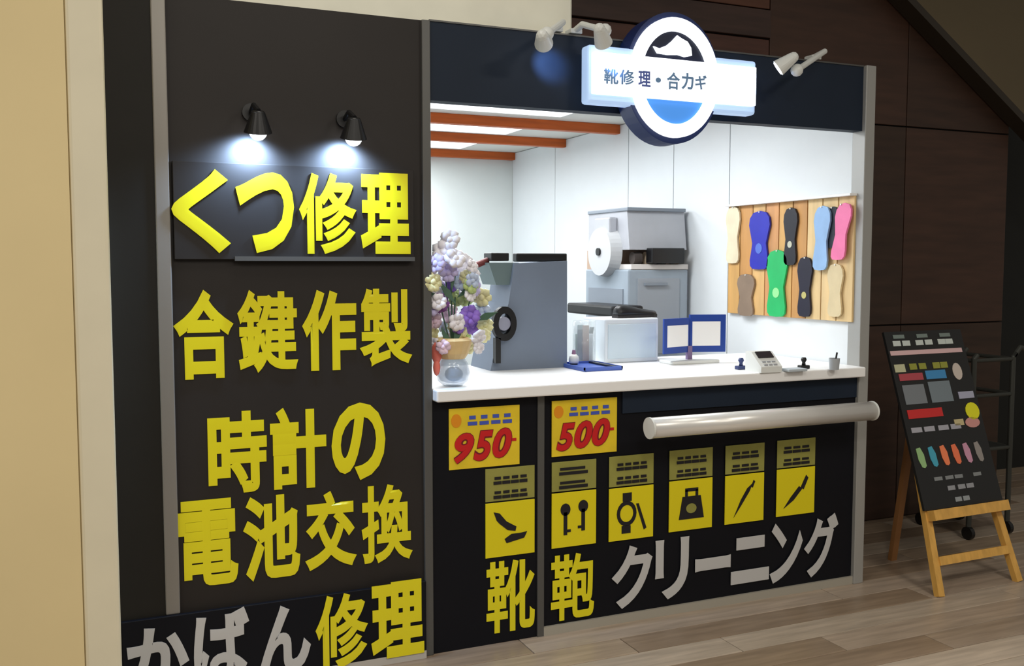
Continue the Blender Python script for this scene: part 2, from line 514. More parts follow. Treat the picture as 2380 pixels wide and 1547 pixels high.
OLV = mat('label_olive', (150, 148, 72), 0.5, noise=0.1)
ICON = mat('icon_black', (20, 18, 26), 0.5)
ICY = mat('icon_plate', (232, 216, 14), 0.45)
cards = [((1128, 1085, 1242, 1290), 0.62, 'yellow pictogram card with a shoe and heel, leftmost of six'),
         ((1282, 1070, 1385, 1268), 0.645, 'yellow pictogram card with two keys'),
         ((1415, 1057, 1518, 1252), 0.63, 'yellow pictogram card with a wristwatch'),
         ((1555, 1043, 1655, 1230), 0.63, 'yellow pictogram card with a handbag'),
         ((1685, 1032, 1775, 1213), 0.625, 'yellow pictogram card with a folded umbrella'),
         ((1805, 1020, 1893, 1195), 0.625, 'yellow pictogram card with a slanted knife, rightmost of six')]
for k, (bb, sp, lab) in enumerate(cards):
    c = Card(bb, -0.006)
    r = c.r
    zsp = r[2] + (r[3] - r[2]) * sp
    t = thing('pictogram_card', lab, 'sign', (r[0], -0.006, r[2]), 'pictogram cards on the counter front')
    MB().box(r[0], r[1], -0.009, -0.0045, r[2], zsp - 0.002, 0.001).done('picture_plate', ICY, t)
    MB().box(r[0], r[1], -0.008, -0.0045, zsp + 0.004, r[3], 0.001).done('label_plate', OLV, t)
    for v0 in (sp + 0.04, sp + 0.20):
        n = (4, 1, 4, 4, 3, 3)[k]
        for q in range(n):
            u = 0.16 + q * 0.7 / n
            c.flat('print_mark', ICON, t, [c.bar(u, v0, u + 0.64 / n, v0 + 0.035), c.bar(u + 0.02, v0 + 0.055, u + 0.58 / n, v0 + 0.085)], 0.005)
    s = sp / 0.63
    if k == 0:
        P = [[[(0.16, 0.52), (0.28, 0.50), (0.42, 0.40), (0.62, 0.33), (0.60, 0.28), (0.44, 0.30), (0.28, 0.38), (0.22, 0.42)]], [[(0.38, 0.20), (0.42, 0.15), (0.78, 0.19), (0.84, 0.26), (0.70, 0.25), (0.52, 0.25)]]]
    elif k == 1:
        P = [[c.disc(0.30, 0.43, 0.11, 0.07), c.bar(0.26, 0.14, 0.34, 0.40), c.bar(0.34, 0.17, 0.42, 0.20)], [c.disc(0.70, 0.45, 0.11, 0.07), c.bar(0.66, 0.17, 0.74, 0.42), c.bar(0.58, 0.20, 0.66, 0.23)]]
    elif k == 2:
        P = [[c.bar(0.30, 0.46, 0.50, 0.56), c.bar(0.28, 0.08, 0.48, 0.17)]]
        ring = []
        for i in range(20):
            a, b = 2 * math.pi * i / 20, 2 * math.pi * (i + 1) / 20
            ring.append([(0.39 + ro * ru * math.cos(an), 0.315 + ro * 0.15 * math.sin(an)) for ro, an, ru in ((1, a, .22), (1, b, .22), (0.68, b, .22), (0.68, a, .22))])
        P += [ring, [[(0.60, 0.42), (0.66, 0.42), (0.84, 0.12), (0.78, 0.10)]]]
    elif k == 3:
        P = [[[(0.22, 0.14), (0.80, 0.14), (0.72, 0.42), (0.30, 0.42)]], [c.bar(0.36, 0.42, 0.42, 0.50), c.bar(0.60, 0.42, 0.66, 0.50), c.bar(0.36, 0.48, 0.66, 0.52)]]
    elif k == 4:
        P = [[[(0.22, 0.08), (0.40, 0.22), (0.62, 0.40), (0.70, 0.50), (0.56, 0.44), (0.40, 0.30)]], [[(0.66, 0.46), (0.72, 0.54), (0.76, 0.52), (0.70, 0.44)]]]
    else:
        P = [[[(0.18, 0.10), (0.44, 0.20), (0.66, 0.34), (0.58, 0.38), (0.36, 0.24)]], [[(0.62, 0.36), (0.70, 0.33), (0.82, 0.48), (0.76, 0.52)]]]
    for poly in P:
        c.flat('icon', ICON, t, [[(u, v * s) for u, v in pl] for pl in poly], 0.005)
    if k == 3:
        c.flat('icon_clasp', OLV, t, [c.disc(0.50, 0.27, 0.12, 0.06)], 0.0065)

# steel rail in front of the counter
a, b = onY(1512, 996, -0.16), onY(2025, 953, -0.16)
b.z = a.z = (a.z + b.z) / 2
t = thing('front_rail', 'thick round steel rail across the counter front', 'rail', (a.x, -0.16, a.z))
MB().cyl(a, b, 0.041, n=32).done('tube', CHROME, t, True)
for p, s in ((a, -1), (b, 1)):
    MB().cyl(p, p + Vector((0.008 * s, 0, 0)), 0.043, n=32).done('end_cap', SILV, t)
for u in (0.12, 0.88):
    p = a.lerp(b, u)
    MB().box(p.x - 0.012, p.x + 0.012, -0.15, -0.006, p.z - 0.012, p.z + 0.012).done('bracket', TRIMD, t)

# ------------------------------------------------------------------ wall spotlights over the lettering
GLOW = mat('bulb_glow', (240, 245, 255), 0.4, emit=6.0)
for (px, py), lab in (((600, 306), 'black wall spotlight above the つ, left one'), ((822, 320), 'black wall spotlight above the 修, right one')):
    q = onY(px, py, -0.10)
    t = thing('wall_spotlight', lab, 'spotlight', (q.x, 0, q.z + 0.07), 'black spotlights on the sign panel')
    MB().cyl((q.x - 0.008, 0.0, q.z + 0.075), (q.x - 0.008, -0.014, q.z + 0.075), 0.03, n=24).done('wall_plate', BLACK, t)
    MB().tube([(q.x - 0.008, -0.01, q.z + 0.075), (q.x - 0.008, -0.07, q.z + 0.09), (q.x, -0.115, q.z + 0.065)], 0.009).done('arm', BLACK, t)
    MB().cyl((q.x - 0.002, -0.118, q.z + 0.062), (q.x, -0.098, q.z - 0.002), 0.022, 0.046, n=28, caps=False).cyl((q.x - 0.002, -0.119, q.z + 0.066), (q.x - 0.002, -0.118, q.z + 0.062), 0.018, 0.022, n=28).done('shade', BLACK, t, False)
    MB().ball((q.x, -0.099, q.z + 0.0), 0.029, 3).done('bulb', GLOW, t, True)
    lamp('wall_spotlight_beam', 'SPOT', (q.x - 0.01, -0.066, q.z - 0.026), 30, (0.42, 0.64, 1.0), (q.x - 0.02, 0.0, q.z - 0.13), spot_size=2.6, spot_blend=0.8, shadow_soft_size=0.02)

# ------------------------------------------------------------------ arm lights along the header
heads = [((1262, 92), (1300, 74), onY(1274, 150, 0.0), 'silver arm light at the left of the header'), ((1398, 84), (1345, 76), onY(1420, 160, -0.1), 'silver arm light just left of the round logo sign'), ((1826, 146), (1905, 133), onY(1730, 215, -0.1), 'silver arm light at the right of the header')]
for (hp, ap, aim, lab) in heads:
    h = onY(hp[0], hp[1], -0.20)
    e = onY(ap[0], ap[1], -0.02)
    e.z = HT + 0.02
    t = thing('header_spotlight', lab, 'spotlight', (e.x, 0.02, HT + 0.01), 'silver arm lights on the header')
    MB().box(e.x - 0.025, e.x + 0.025, -0.004, 0.05, HT + 0.012, HT + 0.03, 0.003).done('base', SILV, t)
    el = onY(1852, 163, -0.2) if hp[0] > 1700 else h + Vector((0.03, 0.03, 0.03))
    MB().tube([(e.x, 0.01, HT + 0.025), (e.x, -0.05, HT + 0.035), tuple(el)], 0.012).done('arm', SILV, t)
    MB().ball(el, 0.026, 2).done('joint', SILV, t, True)
    d = (aim - h).normalized()
    MB().cyl(h - d * 0.035, h + d * 0.035, 0.022, 0.034, n=24).ball(h - d * 0.035, 0.022, 2).done('head', SILV, t, False)
    MB().cyl(h + d * 0.035, h + d * 0.038, 0.028, n=24).done('lens', GLOW, t)
    lamp('header_spotlight_beam', 'SPOT', h + d * 0.045, 8, (0.30, 0.52, 1.0), h + d, spot_size=0.75, spot_blend=0.8, shadow_soft_size=0.02)

# ------------------------------------------------------------------ round logo sign with banner
YL = -0.10
R0 = rectY(1454, 28, 1672, 334, YL)
R1 = rectY(1461, 42, 1664, 321, YL)
R2 = rectY(1487, 77, 1641, 292, YL)
cx, cz = (R0[0] + R0[1]) / 2, (R0[2] + R0[3]) / 2


def rr(r):
    return ((r[1] - r[0]) / 2, (r[3] - r[2]) / 2)


NVY = mat('logo_navy', (14, 38, 92), 0.4)
LITE = mat('lightbox_white', (246, 251, 255), 0.4, emit=1.15)
LITB = mat('lightbox_blue', (70, 140, 222), 0.4, emit=0.55)
t = thing('logo_sign', 'round navy and white illuminated logo sign with a white banner on the header', 'sign', (cx, 0, cz))
bl, br = onY(1366, 170, YL).x, onY(1756, 205, YL).x
bz0, bz1 = onY(1560, 253, YL).z, onY(1560, 122, YL).z
MB().ring((cx, 0, cz), rr(R0), (0.001, 0.001), YL, -0.004).done('body', NVY, t)
MB().ring((cx, 0, cz), rr(R1), rr(R2), YL - 0.016, YL).done('ring', LITE, t)
rx2, rz2 = rr(R2)
MB().ring((cx, 0, cz), (rx2, rz2), (0.001, 0.001), YL - 0.006, YL, 0, math.pi).done('upper_disc', mat('logo_night', (8, 20, 52), 0.4), t)
MB().ring((cx, 0, cz), (rx2, rz2), (0.001, 0.001), YL - 0.006, YL, math.pi, 2 * math.pi).done('lower_disc', LITB, t)
pts = []
for px, py in ((1517, 108), (1530, 113), (1548, 106), (1560, 96), (1572, 83), (1582, 90), (1596, 98), (1604, 112), (1606, 130), (1590, 133), (1574, 128), (1550, 128), (1526, 124)):
    pts.append(onY(px, py, YL - 0.006))
MB().prism(pts, (0, -0.008, 0)).done('shoe_emblem', LITE, t)
MB().box(bl, br, YL - 0.004, YL + 0.06, bz0, bz1, 0.012).done('banner_case', mat('banner_case_blue', (176, 204, 242), 0.4, emit=0.55), t)
fz0, fz1 = onY(1560, 234, YL).z, onY(1560, 141, YL).z
face = MB().box(bl + 0.012, br - 0.02, YL - 0.032, YL - 0.004, fz0, fz1, 0.004).done('banner_face', LITE, t)
LB = mat('print_pale_blue', (116, 156, 202), 0.5)
for ch, x0, x1, y0, y1 in (('靴', 1404, 1437, 160, 195), ('修', 1440, 1474, 162, 197), ('理', 1484, 1512, 165, 201), ('・', 1524, 1536, 180, 192), ('合', 1550, 1580, 168, 208), ('カ', 1584, 1612, 170, 208), ('ギ', 1616, 1642, 174, 208)):
    letter(ch, rectY(x0, y0, x1, y1, YL - 0.033), YL - 0.032, mat('print_violet', (86, 106, 186), 0.5) if ch == '理' else LB, t, 0.02, 0.002)
# soft fall of the backlit sign on its surroundings
lz = (bz0 + bz1) / 2

# ------------------------------------------------------------------ things on the worktop
# flower arrangement
vb = onZ(1058, 898, CT)
vb.y = max(vb.y, 0.05)
t = thing('flower_arrangement', 'flower arrangement in a glass bowl at the left end of the worktop', 'flowers', (vb.x, vb.y, CT))
MB().lathe((vb.x, vb.y, CT), [(0.035, 0), (0.058, 0.02), (0.066, 0.05), (0.058, 0.085), (0.045, 0.105), (0.05, 0.115), (0.046, 0.115), (0.041, 0.104), (0.053, 0.082), (0.06, 0.05), (0.05, 0.022), (0.02, 0.012)]).done('vase', mat('vase_glass', (196, 214, 236), 0.1, alpha=0.42), t, True)
MB().ball((vb.x + 0.004, vb.y, CT + 0.045), 0.036, 2, (1, 1, 0.8)).done('stem_bundle', mat('stems_dark', (38, 36, 48), 0.6), t, True)
MB().lathe((vb.x, vb.y, CT + 0.105), [(0.047, 0), (0.06, 0.02), (0.075, 0.07), (0.06, 0.08), (0.02, 0.06)], 14).done('wrapping', mat('wrap_tan', (226, 196, 140), 0.6, noise=0.2), t)
MB().ball((vb.x - 0.068, vb.y - 0.01, CT + 0.13), 0.03, 2, (0.7, 0.6, 1.5)).ball((vb.x - 0.07, vb.y - 0.015, CT + 0.075), 0.018, 2, (0.8, 0.6, 1.8)).done('ribbon', mat('ribbon_coral', (244, 128, 112), 0.5), t, True)
FCOL = {'w': (240, 238, 248), 'l': (204, 196, 240), 'p': (128, 78, 150), 'v': (146, 112, 214), 'k': (240, 214, 232), 'g': (188, 208, 136), 'b': (196, 212, 240), 'y': (232, 230, 180)}
spots = [(1046, 556, 'w', .035), (1030, 585, 'w', .04), (1058, 600, 'w', .036), (1014, 612, 'l', .035), (1042, 632, 'l', .034), (1075, 612, 'w', .038), (1006, 655, 'y', .034), (1028, 660, 'w', .03),
         (1092, 640, 'w', .036), (1075, 655, 'b', .035), (1102, 668, 'l', .032), (1120, 690, 'y', .034), (1058, 690, 'g', .034), (1082, 694, 'g', .028), (1022, 705, 'p', .034), (1001, 715, 'l', .03),
         (1045, 728, 'k', .036), (1092, 732, 'v', .036), (1118, 722, 'b', .034), (1010, 745, 'k', .03), (1098, 758, 'v', .03), (1062, 748, 'w', .032), (1034, 762, 'b', .03), (1128, 755, 'y', .03),
         (1004, 775, 'y', .03), (1076, 778, 'g', .03), (1112, 782, 'w', .03), (1126, 780, 'y', .026), (1050, 790, 'w', .028), (1020, 700, 'p', .03), (1030, 806, 'k', .026), (1092, 806, 'y', .026), (1010, 800, 'w', .024), (1062, 812, 'y', .022), (1112, 808, 'w', .022)]


rf = random.Random(3)
for _ in range(18):
    a, q = rf.uniform(0, 6.283), math.sqrt(rf.random())
    spots.append((1062 + 58 * q * math.cos(a), 690 + 90 * q * math.sin(a), rf.choice('wwlbkvyg'), rf.uniform(.022, .03)))


def flower_mesh(cname, seed):
    rnd = random.Random(seed)
    mb = MB()
    mb.ball((0, 0, 0), 0.38, 1)
    for k in range(7):
        a = 2 * math.pi * k / 7 + rnd.uniform(-.2, .2)
        mb.ball((0.52 * math.cos(a), rnd.uniform(-0.15, 0.1), 0.52 * math.sin(a)), 0.44, 1, (1, 0.5, 1))
    o = mb.done('flower', mat('petal_' + cname, FCOL[cname], 0.6, noise=0.12, nscale=2), None, True)
    me = o.data
    bpy.data.objects.remove(o)
    return me


FM = {k: flower_mesh(k, ord(k)) for k in FCOL}
for i, (px, py, k, r) in enumerate(spots):
    p = onY(px, py, vb.y + random.uniform(-0.07, 0.06))
    o = bpy.data.objects.new('flower', FM[k])
    C.objects.link(o)
    o.parent = t
    o.matrix_parent_inverse = Matrix.Translation(-t.location)
    o.location = p
    o.scale = (r * 1.25,) * 3
    o.rotation_euler = (random.uniform(-.5, .5), random.uniform(0, 3), random.uniform(-.6, .6))
LEAF = mat('leaf_green', (70, 104, 84), 0.5)
for px, py, an in ((1064, 775, 1.2), (1040, 680, 2.2), (1088, 672, 0.6), (1010, 690, 2.6), (1130, 735, 0.3), (1052, 640, 1.5), (1040, 790, 2.0)):
    p = onY(px, py, vb.y - 0.03)
    d = Vector((math.cos(an), 0.1, math.sin(an))) * 0.055
    n = Vector((-math.sin(an), 0, math.cos(an))) * 0.014
    MB().prism([p - d, p - n, p + n * 0 + d, p + n], (0, 0.004, 0)).done('leaf', LEAF, t)
for px, py in ((1046, 556), (1030, 585), (1102, 668), (1058, 690), (1022, 705)):
    p = onY(px, py, vb.y)
    MB().cyl((vb.x, vb.y, CT + 0.12), p, 0.003, n=6).done('stem', LEAF, t)

# key cutting machine
YK = 0.47
GRY = mat('machine_slate', (116, 128, 146), 0.45, noise=0.06, nscale=4)
kb = [onY(px, py, YK) for px, py in ((1140, 852), (1152, 800), (1182, 705), (1196, 612), (1318, 606), (1318, 846))]
for p in (kb[0], kb[-1]):
    p.z = CT
t = thing('key_machine', 'slate grey key cutting machine with black grip on the worktop', 'machine', (kb[0].x, YK, CT))
MB().prism(kb, (0, 0.24, 0)).done('body', GRY, t)
r = rectY(1210, 588, 1328, 606, YK)
MB().box(r[0], r[1], YK + 0.04, YK + 0.09, r[2] - 0.004, r[3], 0.006).done('top_grip', BLACK, t)
r = rectY(1140, 610, 1200, 662, YK)
MB().prism([(r[0], YK + .02, r[3]), (r[1] + 0.02, YK + .02, r[3]), (r[1] + 0.02, YK + .02, r[2]), (r[0] + 0.035, YK + .02, r[2])], (0, 0.16, 0)).done('head', mat('machine_green_grey', (104, 122, 124), 0.45), t)
r = rectY(1148, 587, 1190, 606, YK)
MB().box(r[0], r[1], YK + 0.03, YK + 0.12, r[2], r[3], 0.004).done('handle', BLACK, t)
r = rectY(1100, 604, 1150, 626, YK)
MB().cyl((r[0], YK + 0.08, r[2]), (r[1], YK + 0.08, r[3]), 0.014).ball((r[0], YK + 0.08, r[2]), 0.018).done('lever', mat('knob_dark_red', (112, 44, 44), 0.4), t, False)
p = onY(1172, 752, YK - 0.02)
MB().ring((p.x, 0, p.z), (0.055, 0.075), (0.030, 0.045), YK - 0.03, YK, n=36).done('wheel', BLACK, t)
MB().cyl((p.x, YK - 0.02, p.z), (p.x, YK + 0.03, p.z), 0.03).done('wheel_hub', mat('hub_grey', (150, 152, 170), 0.4), t)
p2 = onY(1152, 800, YK)
MB().box(p2.x - 0.012, p2.x + 0.012, YK - 0.03, YK, p2.z - 0.08, p2.z + 0.03).done('clamp', BLACK, t)

# small bottle
p = onZ(1322, 848, CT)
t = thing('glue_bottle', 'tiny white bottle with a black foot beside the key machine', 'bottle', (p.x, p.y - 0.05, CT))
x, y = p.x, p.y - 0.05
MB().lathe((x, y, CT), [(0.018, 0), (0.018, 0.014)], 18).done('foot', BLACK, t)
MB().lathe((x, y, CT + 0.014), [(0.022, 0), (0.024, 0.012), (0.022, 0.03), (0.012, 0.04)], 18).done('body', SILV, t, True)
MB().lathe((x, y, CT + 0.054), [(0.010, 0), (0.007, 0.02)], 14).done('cap', mat('cap_mauve', (160, 120, 150), 0.5), t)

# clear jar with coloured tags
p = onZ(1360, 846, CT)
x, y = p.x + 0.01, p.y + 0.03
t = thing('clear_jar', 'clear jar holding coloured tags between the key machine and white box', 'jar', (x, y, CT))
MB().lathe((x, y, CT), [(0.05, 0), (0.054, 0.01), (0.054, 0.20), (0.051, 0.20), (0.051, 0.014), (0.01, 0.012)], 28).done('jar', mat('jar_glass', (214, 226, 230), 0.12, alpha=0.3), t, True)
for k in range(7):
    a = k * 0.9
    c3 = [(150, 168, 160), (196, 160, 170), (128, 148, 152), (170, 190, 176), (40, 38, 56), (150, 110, 90), (190, 196, 200)][k]
    xx, yy = x + 0.027 * math.cos(a), y + 0.027 * math.sin(a)
    MB().box(xx - 0.016, xx + 0.016, yy - 0.004, yy + 0.004, CT + 0.014, CT + 0.14 + 0.02 * (k % 3), 0.002).done('tag', mat('tag_%d' % k, c3, 0.5), t)
MB().prism([(x + 0.0, y - 0.012, CT + 0.016), (x + 0.012, y - 0.012, CT + 0.016), (x + 0.046, y - 0.012, CT + 0.17), (x + 0.034, y - 0.012, CT + 0.17)], (0, 0.02, 0)).done('tool_handle', BLACK, t)

# blue tray
p = [onZ(*q, CT) for q in ((1345, 848), (1448, 848), (1460, 862), (1358, 864))]
x0, x1 = min(p[0].x, p[3].x), p[2].x
y0, y1 = p[3].y, p[0].y
tr = tag(MB().box(x0, x1, y0, y1, CT, CT + 0.008, 0.003).done('coin_tray', mat('tray_blue', (72, 100, 184), 0.4)), 'flat blue coin tray on the worktop in front of the jar', 'tray')
for a in ((x0, x1, y0, y0 + 0.006), (x0, x1, y1 - 0.006, y1), (x0, x0 + 0.006, y0, y1), (x1 - 0.006, x1, y0, y1)):
    MB().box(*a, CT + 0.006, CT + 0.018).done('rim', MATS['tray_blue'], tr)
MB().box(x1 - 0.035, x1 - 0.012, y0 + 0.012, y1 - 0.012, CT + 0.008, CT + 0.016).done('clip', BLACK, tr)

# white box with a shoe on it
YW = 0.55
r = rectY(1406, 740, 1530, 842, YW)
t = thing('white_box', 'white boxy cash register case between the jar and the blue display', 'box', (r[0], YW, CT))
MB().box(r[0], r[1], YW, YW + 0.22, CT, r[3], 0.006).done('body', mat('box_white', (222, 230, 236), 0.45), t)
MB().box(r[0] + 0.015, r[1] - 0.015, YW - 0.004, YW, CT + 0.02, r[3] - 0.025, 0.002).done('front_plate', mat('box_pale', (206, 222, 232), 0.45), t)


def shoe(x, y, z, L, W, H, ang, lab):
    t = thing('dress_shoe', lab, 'shoe', (x, y, z), 'black shoes waiting behind the counter')
    M = Matrix.Translation((x, y, z)) @ Matrix.Rotation(ang, 4, 'Z')
    rings = [(-.5, .30, .75), (-.42, .42, 1.0), (-.25, .44, .95), (-.05, .42, .78), (.15, .48, .58), (.33, .46, .46), (.45, .32, .38), (.5, .12, .28)]
    mb = MB()
    V = []
    for u, wd, hh in rings:
        V.append([mb.bm.verts.new(M @ Vector((u * L, wd * W * math.cos(a), 0.012 + max(0.0, hh * H * math.sin(a))))) for a in [math.pi * k / 8 for k in range(9)]])
    for a, b in zip(V, V[1:]):
        for k in range(8):
            mb.bm.faces.new((a[k], a[k + 1], b[k + 1], b[k]))
        mb.bm.faces.new((a[8], a[0], b[0], b[8]))
    mb.bm.faces.new(V[0])
    mb.bm.faces.new(V[-1])
    mb.done('upper', BLACK, t, True)
    mb = MB()
    out = [M @ Vector((u * L * 1.02, wd * W * 1.06, 0)) for u, wd, _ in rings] + [M @ Vector((u * L * 1.02, -wd * W * 1.06, 0)) for u, wd, _ in rings[::-1]]
    mb.prism(out, (0, 0, 0.014)).done('sole', mat('sole_dark', (36, 30, 28), 0.7), t)
    return t


r2 = rectY(1432, 714, 1522, 738, YW + 0.08)
shoe((r2[0] + r2[1]) / 2, YW + 0.08, r[3], (r2[1] - r2[0]) * 1.15, 0.075, 0.05, 0.15, 'black shoe lying on top of the white box')

# blue display stand with two white sheets
YD = 0.42
BLUE = mat('frame_blue', (28, 66, 156), 0.4)
PAP = mat('paper_white', (250, 250, 250), 0.5)
mid = onY(1603, 775, YD)
t = thing('leaflet_display', 'blue folding display with two white sheets standing on the worktop', 'display stand', (mid.x, YD, CT))
for sgn, pxa, pxb in ((-1, 1530, 1602), (1, 1604, 1672)):
    zl, zh = onY(1600, 818, YD).z, onY(pxa, 740 if sgn < 0 else 731, YD).z
    xa, xc = onY(pxa, 775, YD).x, onY(pxb, 775, YD).x
    ya, yc = (YD - 0.05, YD) if sgn < 0 else (YD, YD - 0.05)

    def P(u, z, off=0.0):
        return Vector((xa + (xc - xa) * u, ya + (yc - ya) * u - off, z))
    fr = MB().prism([P(0, zl), P(1, zl), P(1, zh), P(0, zh)], (0, 0.012, 0)).done('frame', BLUE, t)
    MB().prism([P(.12 if sgn < 0 else .06, zl + 0.03, .003), P(.94 if sgn < 0 else .84, zl + 0.03, .003), P(.94 if sgn < 0 else .84, zh - 0.032, .003), P(.12 if sgn < 0 else .06, zh - 0.032, .003)], (0, 0.004, 0)).done('sheet', PAP, fr)
MB().prism([(mid.x - 0.012, YD - 0.006, CT), (mid.x + 0.012, YD - 0.006, CT), (mid.x + 0.012, YD - 0.006, zl + 0.03), (mid.x - 0.012, YD - 0.006, zl + 0.03)], (0, 0.02, 0)).done('stem', mat('stem_mauve', (130, 110, 150), 0.5), t)
MB().box(mid.x - 0.13, mid.x + 0.13, YD - 0.06, YD + 0.06, CT, CT + 0.016, 0.005).done('base', SILV, t)

# payment terminal and small tools at the right of the worktop
p = onZ(1797, 866, CT)
x, y = p.x, p.y + 0.06
t = thing('card_terminal', 'white payment terminal with a black screen near the right of the worktop', 'terminal', (x, y, CT))
MB().prism([(x - 0.055, y - 0.05, CT), (x - 0.055, y + 0.06, CT), (x - 0.055, y + 0.06, CT + 0.085), (x - 0.055, y + 0.02, CT + 0.085), (x - 0.055, y - 0.05, CT + 0.025)], (0.11, 0, 0)).done('body', SILV, t)
MB().prism([(x - 0.04, y - 0.012, CT + 0.0595), (x + 0.04, y - 0.012, CT + 0.0595), (x + 0.04, y + 0.016, CT + 0.0835), (x - 0.04, y + 0.016, CT + 0.0835)], (0, -0.003, 0.003)).done('screen', BLACK, t)
for k in range(6):
    u, v = k % 3, k // 3
    yy = y - 0.045 + v * 0.014
    MB().box(x - 0.034 + u * 0.025, x - 0.016 + u * 0.025, yy, yy + 0.009, CT + 0.028 + v * 0.012, CT + 0.036 + v * 0.012).done('key', mat('key_grey', (168, 172, 178), 0.5), t)
for px, py, lab, nm, cat in ((1722, 858, 'small navy stamp between the display and the payment terminal', 'rubber_stamp', 'stamp'), (1906, 862, 'small black stamp right of the payment terminal', 'rubber_stamp', 'stamp')):
    p = onZ(px, py, CT)
    p.y = max(p.y, 0.0)
    t = thing(nm, lab, cat, (p.x, p.y, CT), 'stamps on the worktop')
    m = mat('stamp_navy', (48, 62, 110), 0.4) if px < 1800 else BLACK
    MB().box(p.x - 0.024, p.x + 0.024, p.y - 0.014, p.y + 0.014, CT, CT + 0.016, 0.003).done('pad', m, t)
    MB().lathe((p.x, p.y, CT + 0.016), [(0.009, 0), (0.007, 0.012), (0.013, 0.024), (0.009, 0.034)], 16).done('knob', m, t, True)
p = onZ(1950, 860, CT)
t = thing('pen_cup', 'small grey cup at the far right end of the worktop', 'cup', (p.x, p.y + 0.03, CT))
MB().lathe((p.x, p.y + 0.03, CT), [(0.02, 0), (0.024, 0.05), (0.021, 0.05), (0.018, 0.004)], 20).done('cup', mat('cup_grey', (170, 176, 182), 0.4), t)
MB().cyl((p.x, p.y + 0.03, CT + 0.005), (p.x + 0.014, p.y + 0.03, CT + 0.075), 0.004, n=8).done('pen', BLACK, t)
p = onZ(1845, 862, CT)
tag(MB().box(p.x - 0.05, p.x + 0.05, p.y - 0.03, p.y + 0.03, CT, CT + 0.012, 0.003).done('notepad', mat('pad_grey', (186, 196, 204), 0.6)), 'flat grey pad lying between the terminal and the black stamp', 'notepad')

# ------------------------------------------------------------------ shoe finishing machine by the right inner wall
MX0, MX1, MY0, MY1 = 2.75, 3.15, 1.33, 1.84
HGR = mat('hood_grey', (172, 174, 180), 0.4, 0.1, noise=0.04)
LGR = mat('cabinet_bluegrey', (146, 157, 168), 0.45, noise=0.05)
DGR = mat('edge_grey', (126, 134, 144), 0.45)
ztop = onY(1520, 490, MY0).z
zsl = onY(1520, 622, MY0).z
t = thing('finishing_machine', 'tall grey shoe finishing machine standing by the right inner wall', 'machine', (MX0, MY0, 0))
MB().box(MX0, MX1, MY0, MY1, 0, zsl - 0.01, 0.01).done('cabinet', LGR, t)
zh = onY(1520, 580, MY0).z
MB().prism([(MX0 + .02, MY0 + 0.02, zh), (MX0 + .02, MY1, zh), (MX0 + .02, MY1, ztop), (MX0 + .02, MY0 + 0.05, ztop)], (MX1 - MX0 - 0.02, 0, 0)).done('hood', HGR, t)
MB().box(MX0 + 0.01, MX1, MY0 + 0.03, MY1, ztop, ztop + 0.02, 0.004).done('hood_lid', DGR, t)
MB().box(MX0 + 0.01, MX1, MY0 + 0.2, MY1, zsl - 0.01, zh).done('work_recess', mat('recess_tan', (176, 150, 130), 0.6), t)
MB().box(MX0 + 0.02, MX1, MY0, MY0 + 0.2, zsl - 0.01, zsl + 0.02, 0.003).done('work_shelf', mat('shelf_pale', (214, 208, 204), 0.5), t)
for k in range(4):
    xx = MX0 + 0.06 + k * 0.085
    MB().cyl((xx, MY0 + 0.06, zsl + 0.055), (xx + 0.05, MY0 + 0.06, zsl + 0.055), 0.035, n=22).done('brush_wheel', mat('brush_%d' % k, [(60, 52, 48), (200, 178, 150), (40, 36, 34), (190, 160, 130)][k], 0.8), t)
r = rectY(1516, 576, 1592, 612, MY0 - 0.04)
MB().box(r[0], r[1], MY0 - 0.04, MY0 + 0.03, r[2], r[3], 0.006).done('control_box', BLACK, t)
fc = onX(1410, 585, MX0)
FR = 0.15
mb = MB()
mb.cyl((MX0 + 0.02, fc.y, fc.z), (MX0 - 0.05, fc.y, fc.z), FR, FR * 0.92, n=36)
mb.done('fan_housing', mat('fan_grey', (190, 192, 194), 0.4), t)
MB().cyl((MX0 - 0.05, fc.y, fc.z), (MX0 - 0.062, fc.y, fc.z), 0.022, n=20).done('fan_hub', BLACK, t)
MB().box(MX0 - 0.035, MX0 + 0.02, fc.y - 0.09, fc.y + 0.09, fc.z + 0.08, ztop - 0.03, 0.01).done('duct', HGR, t)
MB().box(MX0 - 0.006, MX0 + 0.0, MY0 + 0.05, MY1 - 0.05, 0.2, zsl - 0.12).done('side_panel', DGR, t)
q = [onX(1345, 722, MX0 - 0.12), onX(1452, 722, MX0 - 0.12)]
MB().box(MX0 - 0.2, MX0, min(a.y for a in q), max(a.y for a in q), q[0].z - 0.01, q[0].z + 0.05, 0.012).done('dust_tray', BLACK, t)
zd = onY(1520, 700, MY0).z
MB().box(MX0 + 0.06, MX1 - 0.06, MY0 - 0.006, MY0, zd - 0.3, zsl - 0.06, 0.002).done('door', mat('door_grey', (146, 152, 160), 0.45), t)
MB().box(MX0 + 0.1, MX0 + 0.25, MY0 - 0.02, MY0 - 0.006, zsl - 0.1, zsl - 0.085).done('door_handle', DGR, t)

